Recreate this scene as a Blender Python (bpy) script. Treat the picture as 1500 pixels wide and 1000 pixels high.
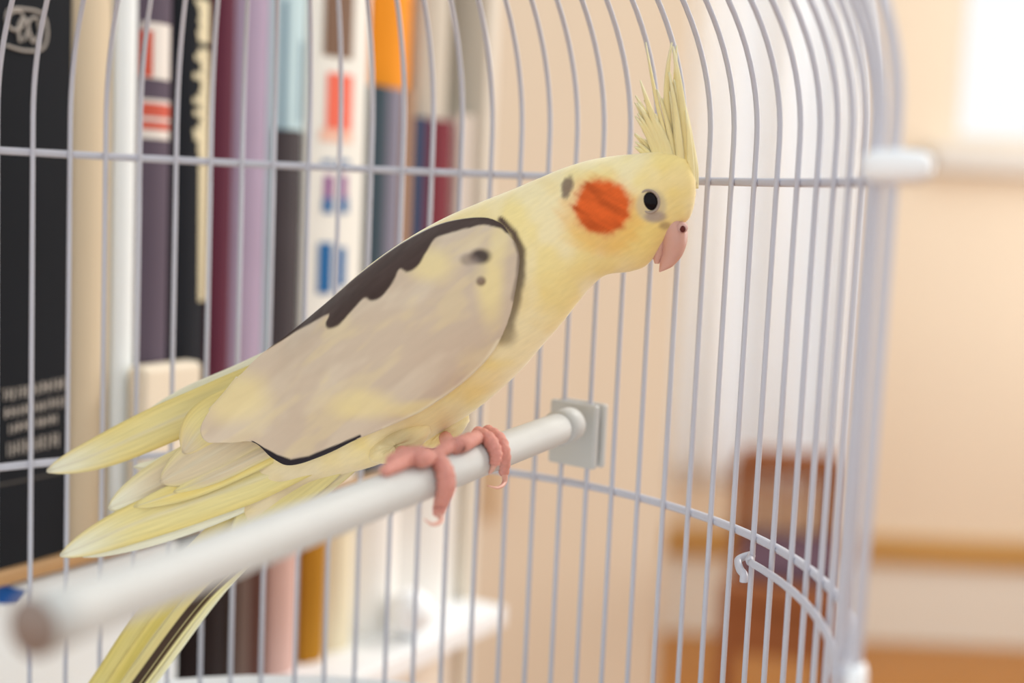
import bpy, math, random
import numpy as np
from mathutils import Vector, Matrix

for o in list(bpy.data.objects):
    bpy.data.objects.remove(o, do_unlink=True)
SC = bpy.context.scene
COL = SC.collection
R = 0.15                      # cage radius in metres
ZC = 1.05                     # camera height above the floor
F, PITCH, ROLL = 1952.03, 0.1075, 0.04497

# ------------------------------------------------------------------ camera
fwd = np.array([0, math.cos(PITCH), -math.sin(PITCH)])
dwn = np.array([0, -math.sin(PITCH), -math.cos(PITCH)])
rgt = np.array([1.0, 0, 0])
XC = math.cos(ROLL) * rgt - math.sin(ROLL) * dwn
DC = math.sin(ROLL) * rgt + math.cos(ROLL) * dwn
CAM = np.array([0, 0, ZC])
cd = bpy.data.cameras.new('camera')
cam = bpy.data.objects.new('camera', cd)
COL.objects.link(cam)
cam.matrix_world = Matrix([[XC[i], -DC[i], -fwd[i], CAM[i]] for i in range(3)] + [[0, 0, 0, 1]])
cd.sensor_width = 36
cd.sensor_fit = 'HORIZONTAL'
cd.lens = F * 36 / 1500
cd.clip_start = 0.01
cd.dof.use_dof = True
cd.dof.focus_distance = 0.404
cd.dof.aperture_fstop = 4.6
SC.camera = cam

# ------------------------------------------------------------------ light
SC.view_settings.view_transform = 'Standard'
SC.view_settings.look = 'None'
SC.view_settings.exposure = 0.26
SC.view_settings.gamma = 1.0
SC.view_settings.use_curve_mapping = False
W = bpy.data.worlds.new('daylight')
SC.world = W
W.use_nodes = True
bgn = W.node_tree.nodes['Background']
bgn.inputs[0].default_value = (0.93, 0.98, 1.0, 1)
bgn.inputs[1].default_value = 0.95
sl = bpy.data.lights.new('sun', 'SUN')
sl.energy = 1.3
sl.angle = math.radians(12)
sl.color = (1.0, 0.95, 0.87)
sun = bpy.data.objects.new('sun', sl)
COL.objects.link(sun)
sun.location = (2, 2, 3)
sun.rotation_euler = Vector((0.62, 0.50, 0.62)).to_track_quat('Z', 'Y').to_euler()

# fill light added at the right to brighten the back wall and the bird
al = bpy.data.lights.new('added_side_fill', 'AREA')
al.shape = 'RECTANGLE'; al.size = 1.7; al.size_y = 1.4; al.energy = 27; al.color = (1.0, 0.98, 0.96)
alo = bpy.data.objects.new('added_side_fill', al); COL.objects.link(alo)
alo.location = (2.3, 1.9, 1.5)
alo.rotation_euler = Vector((1, 0, 0)).to_track_quat('Z', 'Y').to_euler()

# ------------------------------------------------------------------ helpers
def ray(px, py):
    d = fwd + XC * ((px - 750) / F) + DC * ((py - 500) / F)
    return d

def on_plane(px, py, p0, n):
    d = ray(px, py)
    t = np.dot(np.array(p0) - CAM, n) / np.dot(d, n)
    return CAM + d * t

def at_y(px, py, y):
    return on_plane(px, py, (0, y, 0), np.array([0, 1.0, 0]))

def pix(P):
    q = np.array(P) - CAM
    d = q @ fwd
    return np.array([750 + F * (q @ XC) / d, 500 + F * (q @ DC) / d, d])

def empty(name, loc, label=None, cat=None, group=None):
    o = bpy.data.objects.new(name, None)
    o.empty_display_size = 0.02
    COL.objects.link(o)
    o.location = tuple(float(v) for v in loc)
    tag(o, label, cat, group)
    return o

def tag(o, label=None, cat=None, group=None, kind=None):
    if label: o['label'] = label
    if cat: o['category'] = cat
    if group: o['group'] = group
    if kind: o['kind'] = kind
    return o

def mesh_data(name, v, f, mat, smooth=True, col=None, uv=None):
    me = bpy.data.meshes.new(name)
    me.from_pydata([tuple(map(float, p)) for p in v], [], [tuple(int(i) for i in q) for q in f])
    if mat: me.materials.append(mat)
    if smooth:
        me.polygons.foreach_set('use_smooth', [True] * len(me.polygons))
    if col is not None:
        a = me.color_attributes.new('tint', 'FLOAT_COLOR', 'POINT')
        c = np.ones((len(v), 4)); c[:, :3] = col
        a.data.foreach_set('color', c.ravel())
    if uv is not None:
        a = me.attributes.new('plume', 'FLOAT_VECTOR', 'POINT')
        c = np.zeros((len(v), 3)); c[:, :2] = uv
        a.data.foreach_set('vector', c.ravel())
    me.update()
    return me

def obj(name, v, f, mat, parent=None, smooth=True, col=None, uv=None):
    v = np.array(v, float)
    origin = np.zeros(3)
    chain = parent
    while chain is not None:
        origin = origin + np.array(chain.location); chain = chain.parent
    base = v.mean(0) if parent is None else np.zeros(3)
    me = mesh_data(name, v - origin - base, f, mat, smooth, col, uv)
    o = bpy.data.objects.new(name, me)
    COL.objects.link(o)
    o.location = tuple(base)
    if parent is not None: o.parent = parent
    return o

def grid_faces(n, m, closed=False):
    fs = []
    mm = m if closed else m - 1
    for i in range(n - 1):
        for j in range(mm):
            a = i * m + j; b = i * m + (j + 1) % m
            fs.append((a, b, b + m, a + m))
    return fs

def tube(pts, rad, seg=8, caps=True):
    P = np.array(pts, float); n = len(P)
    rad = np.ones(n) * rad if np.isscalar(rad) else np.array(rad, float)
    T = np.gradient(P, axis=0); T /= np.linalg.norm(T, axis=1)[:, None] + 1e-12
    ref = np.array([0, 0, 1.0]) if abs(T[0][2]) < 0.9 else np.array([1.0, 0, 0])
    u = np.cross(T[0], ref); u /= np.linalg.norm(u)
    V = []
    for i in range(n):
        u = u - T[i] * (u @ T[i]); u /= np.linalg.norm(u)
        w = np.cross(T[i], u)
        for k in range(seg):
            a = 2 * math.pi * k / seg
            V.append(P[i] + rad[i] * (math.cos(a) * u + math.sin(a) * w))
    fs = grid_faces(n, seg, True)
    if caps:
        fs.append(tuple(range(seg - 1, -1, -1)))
        fs.append(tuple((n - 1) * seg + k for k in range(seg)))
    return V, fs

def catmull(pts, n):
    P = np.array(pts, float)
    if len(P) == 2:
        t = np.linspace(0, 1, n)[:, None]; return P[0] * (1 - t) + P[1] * t
    P = np.vstack([2 * P[0] - P[1], P, 2 * P[-1] - P[-2]])
    m = len(P) - 3
    out = []
    for t in np.linspace(0, m - 1e-9, n):
        i = int(t); u = t - i
        a, b, c, d = P[i:i + 4]
        out.append(0.5 * (2 * b + (c - a) * u + (2 * a - 5 * b + 4 * c - d) * u * u + (3 * b - a - 3 * c + d) * u ** 3))
    return np.array(out)

def box_vf(c, ax, ay, az):
    """box centred at c with half-axis vectors"""
    c, ax, ay, az = map(np.array, (c, ax, ay, az))
    V = [c + sx * ax + sy * ay + sz * az for sz in (-1, 1) for sy in (-1, 1) for sx in (-1, 1)]
    f = [(0, 2, 3, 1), (4, 5, 7, 6), (0, 1, 5, 4), (2, 6, 7, 3), (0, 4, 6, 2), (1, 3, 7, 5)]
    return V, f

def merge(parts):
    V, Fs = [], []
    for v, f in parts:
        k = len(V); V += list(v); Fs += [tuple(i + k for i in q) for q in f]
    return V, Fs

def boxobj(name, c, h, mat, parent=None, ax=None, bev=0.0):
    if ax is None: ax = ((1, 0, 0), (0, 1, 0), (0, 0, 1))
    v, f = box_vf(c, *[np.array(a, float) * k for a, k in zip(ax, h)])
    o = obj(name, v, f, mat, parent, smooth=False)
    if bev:
        m = o.modifiers.new('bevel', 'BEVEL'); m.width = bev; m.segments = 3
    return o

def srgb(r, g, b):
    def l(c):
        c /= 255.0
        return c / 12.92 if c <= 0.04045 else ((c + 0.055) / 1.055) ** 2.4
    return (l(r), l(g), l(b))

def mat(name, c, rough=0.6, spec=0.4, noise=0.0, nscale=20.0, stretch=(1, 1, 1), bump=0.0, metal=0.0, c2=None, sheen=0.0, sss=0.0):
    m = bpy.data.materials.new(name); m.use_nodes = True
    nt = m.node_tree; b = nt.nodes['Principled BSDF']
    b.inputs['Base Color'].default_value = (*c, 1)
    b.inputs['Roughness'].default_value = rough
    b.inputs['Specular IOR Level'].default_value = spec
    b.inputs['Metallic'].default_value = metal
    if sss:
        b.inputs['Subsurface Weight'].default_value = sss
        b.inputs['Subsurface Radius'].default_value = (0.004, 0.002, 0.001)
        b.inputs['Subsurface Scale'].default_value = 1.0
    if noise or bump:
        tc = nt.nodes.new('ShaderNodeTexCoord'); mp = nt.nodes.new('ShaderNodeMapping')
        mp.inputs['Scale'].default_value = stretch
        nz = nt.nodes.new('ShaderNodeTexNoise'); nz.inputs['Scale'].default_value = nscale
        nz.inputs['Detail'].default_value = 5
        nt.links.new(tc.outputs['Object'], mp.inputs[0]); nt.links.new(mp.outputs[0], nz.inputs['Vector'])
        if noise:
            mx = nt.nodes.new('ShaderNodeMix'); mx.data_type = 'RGBA'
            cc = c2 if c2 else tuple(k * (1 - noise) for k in c)
            mx.inputs['A'].default_value = (*c, 1); mx.inputs['B'].default_value = (*cc, 1)
            nt.links.new(nz.outputs['Fac'], mx.inputs['Factor']); nt.links.new(mx.outputs['Result'], b.inputs['Base Color'])
        if bump:
            bp = nt.nodes.new('ShaderNodeBump'); bp.inputs['Strength'].default_value = bump
            bp.inputs['Distance'].default_value = 0.001
            nt.links.new(nz.outputs['Fac'], bp.inputs['Height']); nt.links.new(bp.outputs[0], b.inputs['Normal'])
    return m

def plume_mat(name, ang, sx, sy, bump, trans=0.0, rough=0.75, var=0.12):
    """plumage: colour from the 'tint' attribute, fine streaks along the feathers"""
    m = bpy.data.materials.new(name); m.use_nodes = True
    nt = m.node_tree; N = nt.nodes; L = nt.links
    b = N['Principled BSDF']; out = N['Material Output']
    b.inputs['Roughness'].default_value = rough
    b.inputs['Specular IOR Level'].default_value = 0.15
    b.inputs['Sheen Weight'].default_value = 0.45
    b.inputs['Sheen Roughness'].default_value = 0.35
    at = N.new('ShaderNodeAttribute'); at.attribute_name = 'tint'
    uv = N.new('ShaderNodeAttribute'); uv.attribute_name = 'plume'
    mp = N.new('ShaderNodeMapping'); mp.inputs['Rotation'].default_value = (0, 0, ang)
    mp2 = N.new('ShaderNodeMapping'); mp2.inputs['Scale'].default_value = (sx, sy, 1)
    L.new(uv.outputs['Vector'], mp.inputs[0]); L.new(mp.outputs[0], mp2.inputs[0])
    nz = N.new('ShaderNodeTexNoise'); nz.inputs['Scale'].default_value = 1.0
    nz.inputs['Detail'].default_value = 4
    L.new(mp2.outputs[0], nz.inputs['Vector'])
    mr = N.new('ShaderNodeMapRange'); mr.inputs['From Min'].default_value = 0.3; mr.inputs['From Max'].default_value = 0.7
    mr.inputs['To Min'].default_value = 1 - var; mr.inputs['To Max'].default_value = 1.0 + var * 0.5
    L.new(nz.outputs['Fac'], mr.inputs['Value'])
    vm = N.new('ShaderNodeVectorMath'); vm.operation = 'SCALE'
    L.new(at.outputs['Color'], vm.inputs[0]); L.new(mr.outputs[0], vm.inputs['Scale'])
    L.new(vm.outputs[0], b.inputs['Base Color'])
    bp = N.new('ShaderNodeBump'); bp.inputs['Strength'].default_value = bump; bp.inputs['Distance'].default_value = 0.0006
    L.new(nz.outputs['Fac'], bp.inputs['Height']); L.new(bp.outputs[0], b.inputs['Normal'])
    if trans:
        tr = N.new('ShaderNodeBsdfTranslucent'); L.new(vm.outputs[0], tr.inputs['Color'])
        ms = N.new('ShaderNodeMixShader'); ms.inputs[0].default_value = trans
        L.new(b.outputs[0], ms.inputs[1]); L.new(tr.outputs[0], ms.inputs[2]); L.new(ms.outputs[0], out.inputs['Surface'])
    return m

M = {
    'wire': mat('white_lacquer_wire', srgb(201, 201, 211), 0.32, 0.5, noise=0.06, nscale=60),
    'plastic': mat('white_plastic', srgb(246, 248, 250), 0.4, 0.5),
    'perch': mat('white_perch', srgb(203, 202, 198), 0.5, 0.4, noise=0.05, nscale=90, bump=0.05),
    'perch_end': mat('perch_cut_end', srgb(150, 132, 122), 0.7, 0.2),
    'wall': mat('peach_wall', srgb(236, 219, 196), 0.9, 0.1, noise=0.05, nscale=2),
    'trimw': mat('cream_trim', srgb(236, 230, 218), 0.6, 0.3, noise=0.04, nscale=3),
    'wood': mat('orange_wood', srgb(196, 132, 62), 0.45, 0.4, noise=0.35, nscale=6, stretch=(1, 8, 8)),
    'woodtrim': mat('honey_wood_trim', srgb(205, 158, 92), 0.5, 0.3, noise=0.2, nscale=6, stretch=(1, 8, 8)),
    'shelfwood': mat('shelf_wood', srgb(190, 150, 105), 0.5, 0.3, noise=0.25, nscale=25, stretch=(1, 1, 6)),
    'shelfpale': mat('pale_shelf', srgb(226, 216, 200), 0.6, 0.3, noise=0.05, nscale=12),
}

# ================================================================== setting
floor = boxobj('floor', (0, 1.5, -0.02), (4, 4.5, 0.02), M['wood']); tag(floor, kind='structure')
WY = 3.22
# back wall with a window opening
wl = at_y(1396, 100, WY)[0]          # left edge of the opening
wb = at_y(1450, 218, WY)[2]          # sill height
wr, wt = wl + 1.1, 2.15
wall_parts = [box_vf(((-3.0 + wl) / 2, WY + 0.09, 1.3), ((wl + 3.0) / 2, 0, 0), (0, 0.09, 0), (0, 0, 1.3)),
              box_vf(((wr + 4.0) / 2, WY + 0.09, 1.3), ((4.0 - wr) / 2, 0, 0), (0, 0.09, 0), (0, 0, 1.3)),
              box_vf(((wl + wr) / 2, WY + 0.09, wb / 2), ((wr - wl) / 2, 0, 0), (0, 0.09, 0), (0, 0, wb / 2)),
              box_vf(((wl + wr) / 2, WY + 0.09, (wt + 2.6) / 2), ((wr - wl) / 2, 0, 0), (0, 0.09, 0), (0, 0, (2.6 - wt) / 2))]
wv, wf = merge(wall_parts)
wall = obj('wall_back', wv, wf, M['wall'], smooth=False); tag(wall, kind='structure')
wx = 2.1  # unseen right wall, its opening made to let the added fill light in
wv, wf = merge([box_vf((wx + 0.09, 0.6, 1.3), (0.09, 0, 0), (0, 0.6, 0), (0, 0, 1.3)),
                box_vf((wx + 0.09, (2.9 + WY) / 2, 1.3), (0.09, 0, 0), (0, (WY - 2.9) / 2, 0), (0, 0, 1.3)),
                box_vf((wx + 0.09, 2.05, 0.4), (0.09, 0, 0), (0, 0.85, 0), (0, 0, 0.4)),
                box_vf((wx + 0.09, 2.05, 2.4), (0.09, 0, 0), (0, 0.85, 0), (0, 0, 0.2))])
wall = obj('wall_right', wv, wf, M['wall'], smooth=False); tag(wall, kind='structure')
bb_t = at_y(1400, 826, WY)[2]; rail_t = at_y(1400, 787, WY)[2]
bb = boxobj('baseboard_back', (0.5, WY - 0.012, bb_t / 2), (3.5, 0.012, bb_t / 2), M['trimw'], bev=0.004); tag(bb, kind='structure')
rl = boxobj('trim_1', (0.5, WY - 0.02, (bb_t + rail_t) / 2), (3.5, 0.02, (rail_t - bb_t) / 2), M['woodtrim'], bev=0.006); tag(rl, kind='structure')
win = empty('window_1', ((wl + wr) / 2, WY, wb)); tag(win, kind='structure')
Mframe = mat('window_frame_cream', srgb(226, 212, 194), 0.5, 0.3)
fw = 0.03
fv, ff = merge([box_vf((wl + fw / 2, WY + 0.04, (wb + wt) / 2), (fw / 2, 0, 0), (0, 0.03, 0), (0, 0, (wt - wb) / 2)),
                box_vf((wr - fw / 2, WY + 0.04, (wb + wt) / 2), (fw / 2, 0, 0), (0, 0.03, 0), (0, 0, (wt - wb) / 2)),
                box_vf(((wl + wr) / 2, WY + 0.04, wb + fw / 2), ((wr - wl) / 2 - fw, 0, 0), (0, 0.03, 0), (0, 0, fw / 2)),
                box_vf(((wl + wr) / 2, WY + 0.04, wt - fw / 2), ((wr - wl) / 2 - fw, 0, 0), (0, 0.03, 0), (0, 0, fw / 2))])
obj('window_frame', fv, ff, Mframe, win, smooth=False)
boxobj('window_sill', ((wl + wr) / 2, WY - 0.02, wb - 0.03), ((wr - wl) / 2 + 0.05, 0.05, 0.028), mat('sill_grey', srgb(214, 208, 200), 0.6, 0.3), win, bev=0.006)
Mglass = bpy.data.materials.new('window_glass'); Mglass.use_nodes = True
nt = Mglass.node_tree
for n in list(nt.nodes): nt.nodes.remove(n)
go = nt.nodes.new('ShaderNodeOutputMaterial'); gm = nt.nodes.new('ShaderNodeMixShader'); gm.inputs[0].default_value = 0.06
gt = nt.nodes.new('ShaderNodeBsdfTransparent'); gg = nt.nodes.new('ShaderNodeBsdfGlossy'); gg.inputs['Roughness'].default_value = 0.02
nt.links.new(gt.outputs[0], gm.inputs[1]); nt.links.new(gg.outputs[0], gm.inputs[2]); nt.links.new(gm.outputs[0], go.inputs[0])
boxobj('pane', ((wl + wr) / 2, WY + 0.045, (wb + wt) / 2), ((wr - wl) / 2 - fw, 0.003, (wt - wb) / 2 - fw), Mglass, win)

# ------------------------------------------------------------------ beige wardrobe and white curtain behind the cage
def flat_box_px(name, px0, px1, py, y, zt, zb, depth, m, parent=None, bev=0.004):
    a = at_y(px0, py, y)[0]; b = at_y(px1, py, y)[0]
    return boxobj(name, ((a + b) / 2, y + depth / 2, (zt + zb) / 2), ((b - a) / 2, depth / 2, (zt - zb) / 2), m, parent, bev=bev)

Mward = mat('beige_lacquer', srgb(241, 222, 197), 0.7, 0.2, noise=0.08, nscale=3, stretch=(6, 1, 0.6))
wy = 2.3
wa, wb_ = at_y(560, 300, wy)[0], at_y(1004, 300, wy)[0]
wd = empty('wardrobe', ((wa + wb_) / 2, wy + 0.25, 0), 'tall beige wardrobe standing behind the cage beside the white curtain', 'wardrobe')
boxobj('body', ((wa + wb_) / 2, wy + 0.26, 1.05), ((wb_ - wa) / 2, 0.24, 1.05), Mward, wd, bev=0.004)
dm = at_y(708, 300, wy)[0]
for k, (a, b) in enumerate(((wa, dm), (dm, wb_))):
    d = boxobj('door', ((a + b) / 2, wy + 0.01, 1.06), ((b - a) / 2 - 0.003, 0.01, 1.02), Mward, wd, bev=0.004)
    boxobj('handle', ((b - 0.03) if k == 0 else (a + 0.03), wy - 0.012, 0.55), (0.006, 0.012, 0.06), M['woodtrim'], d, bev=0.003)

# curtain: real folded cloth
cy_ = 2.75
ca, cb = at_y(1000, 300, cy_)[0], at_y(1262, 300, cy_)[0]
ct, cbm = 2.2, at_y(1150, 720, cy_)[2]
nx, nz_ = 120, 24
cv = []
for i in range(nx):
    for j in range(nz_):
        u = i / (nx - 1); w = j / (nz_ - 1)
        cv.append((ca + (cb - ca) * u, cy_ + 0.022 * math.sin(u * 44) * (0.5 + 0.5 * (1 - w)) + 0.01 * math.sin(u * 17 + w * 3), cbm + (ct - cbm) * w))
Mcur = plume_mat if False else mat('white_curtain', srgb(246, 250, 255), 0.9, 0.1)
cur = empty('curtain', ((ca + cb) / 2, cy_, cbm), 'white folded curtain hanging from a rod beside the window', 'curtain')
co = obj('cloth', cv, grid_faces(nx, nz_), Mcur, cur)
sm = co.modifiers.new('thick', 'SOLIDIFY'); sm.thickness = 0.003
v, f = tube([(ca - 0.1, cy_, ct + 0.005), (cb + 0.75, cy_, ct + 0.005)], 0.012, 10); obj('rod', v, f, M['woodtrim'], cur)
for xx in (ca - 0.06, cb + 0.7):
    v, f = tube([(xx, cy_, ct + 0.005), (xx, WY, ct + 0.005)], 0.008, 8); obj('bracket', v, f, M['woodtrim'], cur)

# ------------------------------------------------------------------ brown wooden chair behind the cage
Mchair = mat('dark_wood_chair', srgb(166, 100, 58), 0.5, 0.3, noise=0.45, nscale=14, stretch=(6, 6, 1))
Mcush = mat('plum_cushion', srgb(96, 72, 84), 0.9, 0.1, noise=0.2, nscale=30)
hy = 2.1
hx0, hx1 = at_y(1062, 850, hy)[0], at_y(1232, 850, hy)[0]
ht = at_y(1180, 730, hy)[2]; hs = at_y(1180, 862, hy)[2]
hcx = (hx0 + hx1) / 2
ch = empty('chair', (hcx, hy, 0), 'brown wooden chair with a plum seat cushion behind the cage', 'chair')
for sx in (-1, 1):
    boxobj('leg', (hcx + sx * (hx1 - hx0) * 0.46, hy, hs / 2), (0.014, 0.014, hs / 2), Mchair, ch, bev=0.004)
    boxobj('leg', (hcx + sx * (hx1 - hx0) * 0.46, hy + 0.3, ht / 2), (0.014, 0.014, ht / 2), Mchair, ch, bev=0.004)
boxobj('seat', (hcx, hy + 0.15, hs - 0.015), ((hx1 - hx0) / 2, 0.17, 0.02), Mchair, ch, bev=0.006)
boxobj('seat_cushion', (hcx + 0.01, hy + 0.15, hs + 0.012), ((hx1 - hx0) / 2 * 0.86, 0.14, 0.014), Mcush, ch, bev=0.01)
for k in range(4):
    boxobj('back_slat', (hcx + (k - 1.5) * (hx1 - hx0) * 0.2, hy + 0.3, (hs + ht) / 2), (0.012, 0.008, (ht - hs) / 2), Mchair, ch, bev=0.003)
boxobj('top_rail', (hcx, hy + 0.3, ht), ((hx1 - hx0) / 2, 0.014, 0.022), Mchair, ch, bev=0.006)
ch.rotation_euler = (0, 0, math.radians(-12))
boxobj('front_apron', (hcx, hy, hs - 0.075), ((hx1 - hx0) * 0.45, 0.008, 0.04), Mchair, ch, bev=0.003)

# ================================================================== bookcase and books
P0 = np.array([-0.379 * 3.4 * R, 3.4 * R, 0])          # on the spine plane
E1 = np.array([0.504, 0.864, 0]); N1 = np.array([0.864, -0.504, 0])
UP = np.array([0, 0, 1.0])

def sh(px, py, fo=0.0):
    """(distance along the shelf, height) of a photograph point on the spine plane"""
    p = on_plane(px, py, P0 + N1 * fo, N1)
    return (p - P0) @ E1, p[2]

zb1 = sh(10, 832)[1]                 # top of the upper board
zb2 = sh(420, 988)[1]                # top of the lower board
bk = empty('bookcase', P0 + E1 * 0.1 - N1 * 0.1 - np.array([0, 0, 0]), 'wooden bookcase packed with upright books behind the cage', 'bookcase')
s_l, s_r = -0.16, sh(706, 280)[0]
sm_, sw = (s_l + s_r) / 2, (s_r - s_l) / 2
AX = (E1, N1, UP)
for zt, th, m in ((zb1, 0.0028, 'shelfwood'), (zb2, 0.006, 'plastic'), (0.45, 0.009, 'shelfpale'), (0.12, 0.009, 'shelfpale'), (zb1 + 0.36, 0.009, 'shelfpale')):
    ex = 0.026 if m == 'plastic' else 0.0
    boxobj('board', P0 + E1 * sm_ - N1 * (0.088 - ex / 2) + UP * (zt - th), (sw, 0.092 + ex / 2, th), M[m], bk, AX, bev=0.001)
for s in (s_l, s_r):
    boxobj('side_panel', P0 + E1 * s - N1 * 0.088 + UP * (zb1 + 0.36) / 2, (0.006, 0.092, (zb1 + 0.36) / 2), M['shelfpale'], bk, AX, bev=0.001)
boxobj('back_panel', P0 + E1 * sm_ - N1 * 0.184 + UP * (zb1 + 0.36) / 2, (sw, 0.004, (zb1 + 0.36) / 2), M['shelfpale'], bk, AX)

Mpage = mat('page_block', srgb(236, 228, 208), 0.8, 0.1, noise=0.08, nscale=400, stretch=(1, 1, 0.02))

def book(px0, px1, ytop, zbase, color, label, name='book', deep=0.13, back=0.0, rough=0.75, group=None, noise=0.15, round_=0.35, pyref=250):
    s0, s1 = sh(px0, pyref, -back)[0], sh(px1, pyref, -back)[0]
    zt = zbase + ytop if ytop < 1 else sh((px0 + px1) / 2, ytop, -back)[1]
    w = (s1 - s0) / 2; sc = (s0 + s1) / 2
    o = empty(name, P0 + E1 * sc + UP * zbase - N1 * (back + deep / 2), label, 'book', group)
    m = mat('cover_' + name, color, rough, 0.15, noise=noise, nscale=18)
    # cover: U-shaped wrap with a gently rounded spine, extruded upwards
    prof = []
    k = 8
    for i in range(k + 1):
        a = -1 + 2 * i / k
        prof.append((a * w, -back - round_ * w * a * a))
    t = 0.0016
    inner = [(-(w - t) + 2 * (w - t) * i / k, -back - t - round_ * w * (-1 + 2 * i / k) ** 2) for i in range(k + 1)]
    outl = [(-w, -back - deep)] + prof + [(w, -back - deep)]
    inl = [(-w + t, -back - deep)] + inner + [(w - t, -back - deep)]
    V = []; n = len(outl)
    for z in (zbase, zt):
        for loop in (outl, inl):
            for (a, b) in loop: V.append(P0 + E1 * (sc + a) + N1 * b + UP * z)
    fs = []
    for i in range(n - 1):
        fs += [(i, i + 1, 2 * n + i + 1, 2 * n + i), (n + i + 1, n + i, 3 * n + i, 3 * n + i + 1),
               (i + 1, i, n + i, n + i + 1), (2 * n + i, 2 * n + i + 1, 3 * n + i + 1, 3 * n + i)]
    for i in (0, n - 1):
        fs.append((i, n + i, 3 * n + i, 2 * n + i) if i else (n + i, i, 2 * n + i, 3 * n + i))
    obj('cover', V, fs, m, o, smooth=False)
    d0, d1 = back + t + round_ * w + 0.0005, back + deep - 0.004
    boxobj('page_block', P0 + E1 * sc - N1 * (d0 + d1) / 2 + UP * (zbase + zt) / 2,
           (w - t * 1.1, (d1 - d0) / 2, (zt - zbase) / 2 - 0.003), Mpage, o, AX)
    o['sc'] = sc; o['w'] = w
    return o

def spine_print(o, rects, m, name='spine_print', lift=0.0004, back=0.0, round_=0.35):
    """flat printed shapes lying on a spine; rects as photograph boxes (x0,y0,x1,y1)"""
    sc, w = o['sc'], o['w']
    V, Fs = [], []
    for (x0, y0, x1, y1) in rects:
        s0 = sh(x0, (y0 + y1) / 2, -back)[0] - sc; s1 = sh(x1, (y0 + y1) / 2, -back)[0] - sc
        s0, s1 = max(-w, s0), min(w, s1)
        if s1 - s0 < 1e-5: continue
        xm = (x0 + x1) / 2
        z0, z1 = sh(xm, y1, -back)[1], sh(xm, y0, -back)[1]
        k = 4; b = len(V)
        for i in range(k + 1):
            a = s0 + (s1 - s0) * i / k
            d = -back - round_ * w * (a / w) ** 2 + lift
            for z in (z0, z1): V.append(P0 + E1 * (sc + a) + N1 * d + UP * z)
        for i in range(k): Fs.append((b + 2 * i, b + 2 * i + 2, b + 2 * i + 3, b + 2 * i + 1))
    return obj(name, V, Fs, m, o, smooth=False)

rnd = random.Random(4)
G1 = 'books on the upper shelf'
b1 = book(-75, 107, 0.25, zb1, srgb(30, 32, 37), 'thick black book with grey lettering and a looped emblem on its spine', 'large_book', rough=0.8, group=G1, round_=0.05, noise=0.25)
Mlet = mat('grey_print', srgb(176, 168, 160), 0.7, 0.1)
rects = []
for (yy, hh, xa, xb) in ((572, 17, 5, 96), (598, 15, 6, 98), (622, 14, 12, 84), (652, 20, 10, 90)):
    x = xa
    while x < xb:
        wdt = rnd.uniform(3, 7)
        yo = -(x - 10) * 0.2 + rnd.uniform(-1, 1)
        rects.append((x, yy + yo - hh / 2 + 6, x + wdt * 0.45, yy + yo + hh / 2 + 6))
        if rnd.random() < 0.7: rects.append((x, yy + yo + 4, x + wdt, yy + yo + 8))
        x += wdt + 2.0
spine_print(b1, rects, Mlet, 'lettering', round_=0.05)
Mband = mat('faint_band', srgb(88, 84, 80), 0.7, 0.1)
for rc in ((-60, 567, 102, 569.5), (-60, 704, 102, 707)): spine_print(b1, [rc], Mband, 'rule_line', round_=0.05)
emb = []
for loop in ([(8, 40), (14, 20), (30, 18), (33, 36), (20, 44), (9, 34), (12, 14), (40, 14), (62, 22), (68, 50), (60, 72), (34, 74), (6, 66)],
             [(28, 62), (26, 38), (34, 26), (40, 40), (34, 60)], [(44, 58), (40, 34), (52, 26), (57, 48), (48, 62), (44, 52)]):
    pts = catmull([np.append(np.array(sh(x, y)), 0) for x, y in loop], 50)
    pts3 = [P0 + E1 * p[0] + UP * p[1] + N1 * 0.0003 for p in pts]
    emb.append(tube(pts3, 0.0006, 5))
v, f = merge(emb); obj('emblem', v, f, Mlet, b1)

book(109, 172, 0.26, zb1, srgb(214, 196, 168), 'tall plain tan book between the black book and a white one', 'tall_book', group=G1, noise=0.08)
book(173, 203, 0.255, zb1, srgb(236, 240, 240), 'thin bright white book beside the tan book', 'thin_book', group=G1, noise=0.03)
b3 = book(207, 256, 0.25, zb1, srgb(98, 86, 100), 'grey purple book with red and white labels on its spine', 'labelled_book', group=G1, noise=0.2)
Mwht = mat('white_print', srgb(232, 224, 216), 0.6, 0.2); Mred = mat('red_print', srgb(206, 92, 72), 0.6, 0.2)
spine_print(b3, [(213, 34, 252, 116), (211, 146, 252, 204)], Mwht)
spine_print(b3, [(211, 44, 224, 112), (211, 152, 252, 172), (211, 178, 250, 190)], Mred, 'red_label', lift=0.0007)
b4 = book(261, 312, 0.24, zb1, srgb(36, 38, 44), 'black book with a ragged cream strip down its spine', 'strip_book', group=G1)
Mcrm = mat('cream_print', srgb(222, 210, 176), 0.6, 0.2)
rr_ = [(288 + rnd.uniform(-6, 6) if y < 235 else 291, y, 312, y + 9) for y in range(0, 440, 9) if not 56 < y < 66]
spine_print(b4, rr_, Mcrm)
book(314, 346, 0.25, zb1, srgb(96, 44, 62), 'dark maroon book between the black one and a lilac one', 'maroon_book', group=G1)
book(348, 399, 0.25, zb1, srgb(176, 158, 182), 'pale lilac book with a plain spine', 'lilac_book', group=G1, noise=0.2)
b7 = book(401, 452, 0.25, zb1, srgb(196, 220, 226), 'pale blue book with a dark lower half on its spine', 'pale_blue_book', group=G1, noise=0.15)
spine_print(b7, [(402, 190, 452, 560)], mat('charcoal_print', srgb(70, 62, 66), 0.6, 0.2, noise=0.4, nscale=30))
spine_print(b7, [(416, 0, 421, 190), (440, 60, 446, 180)], mat('teal_print', srgb(120, 150, 168), 0.6, 0.2), 'stripe')
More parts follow.
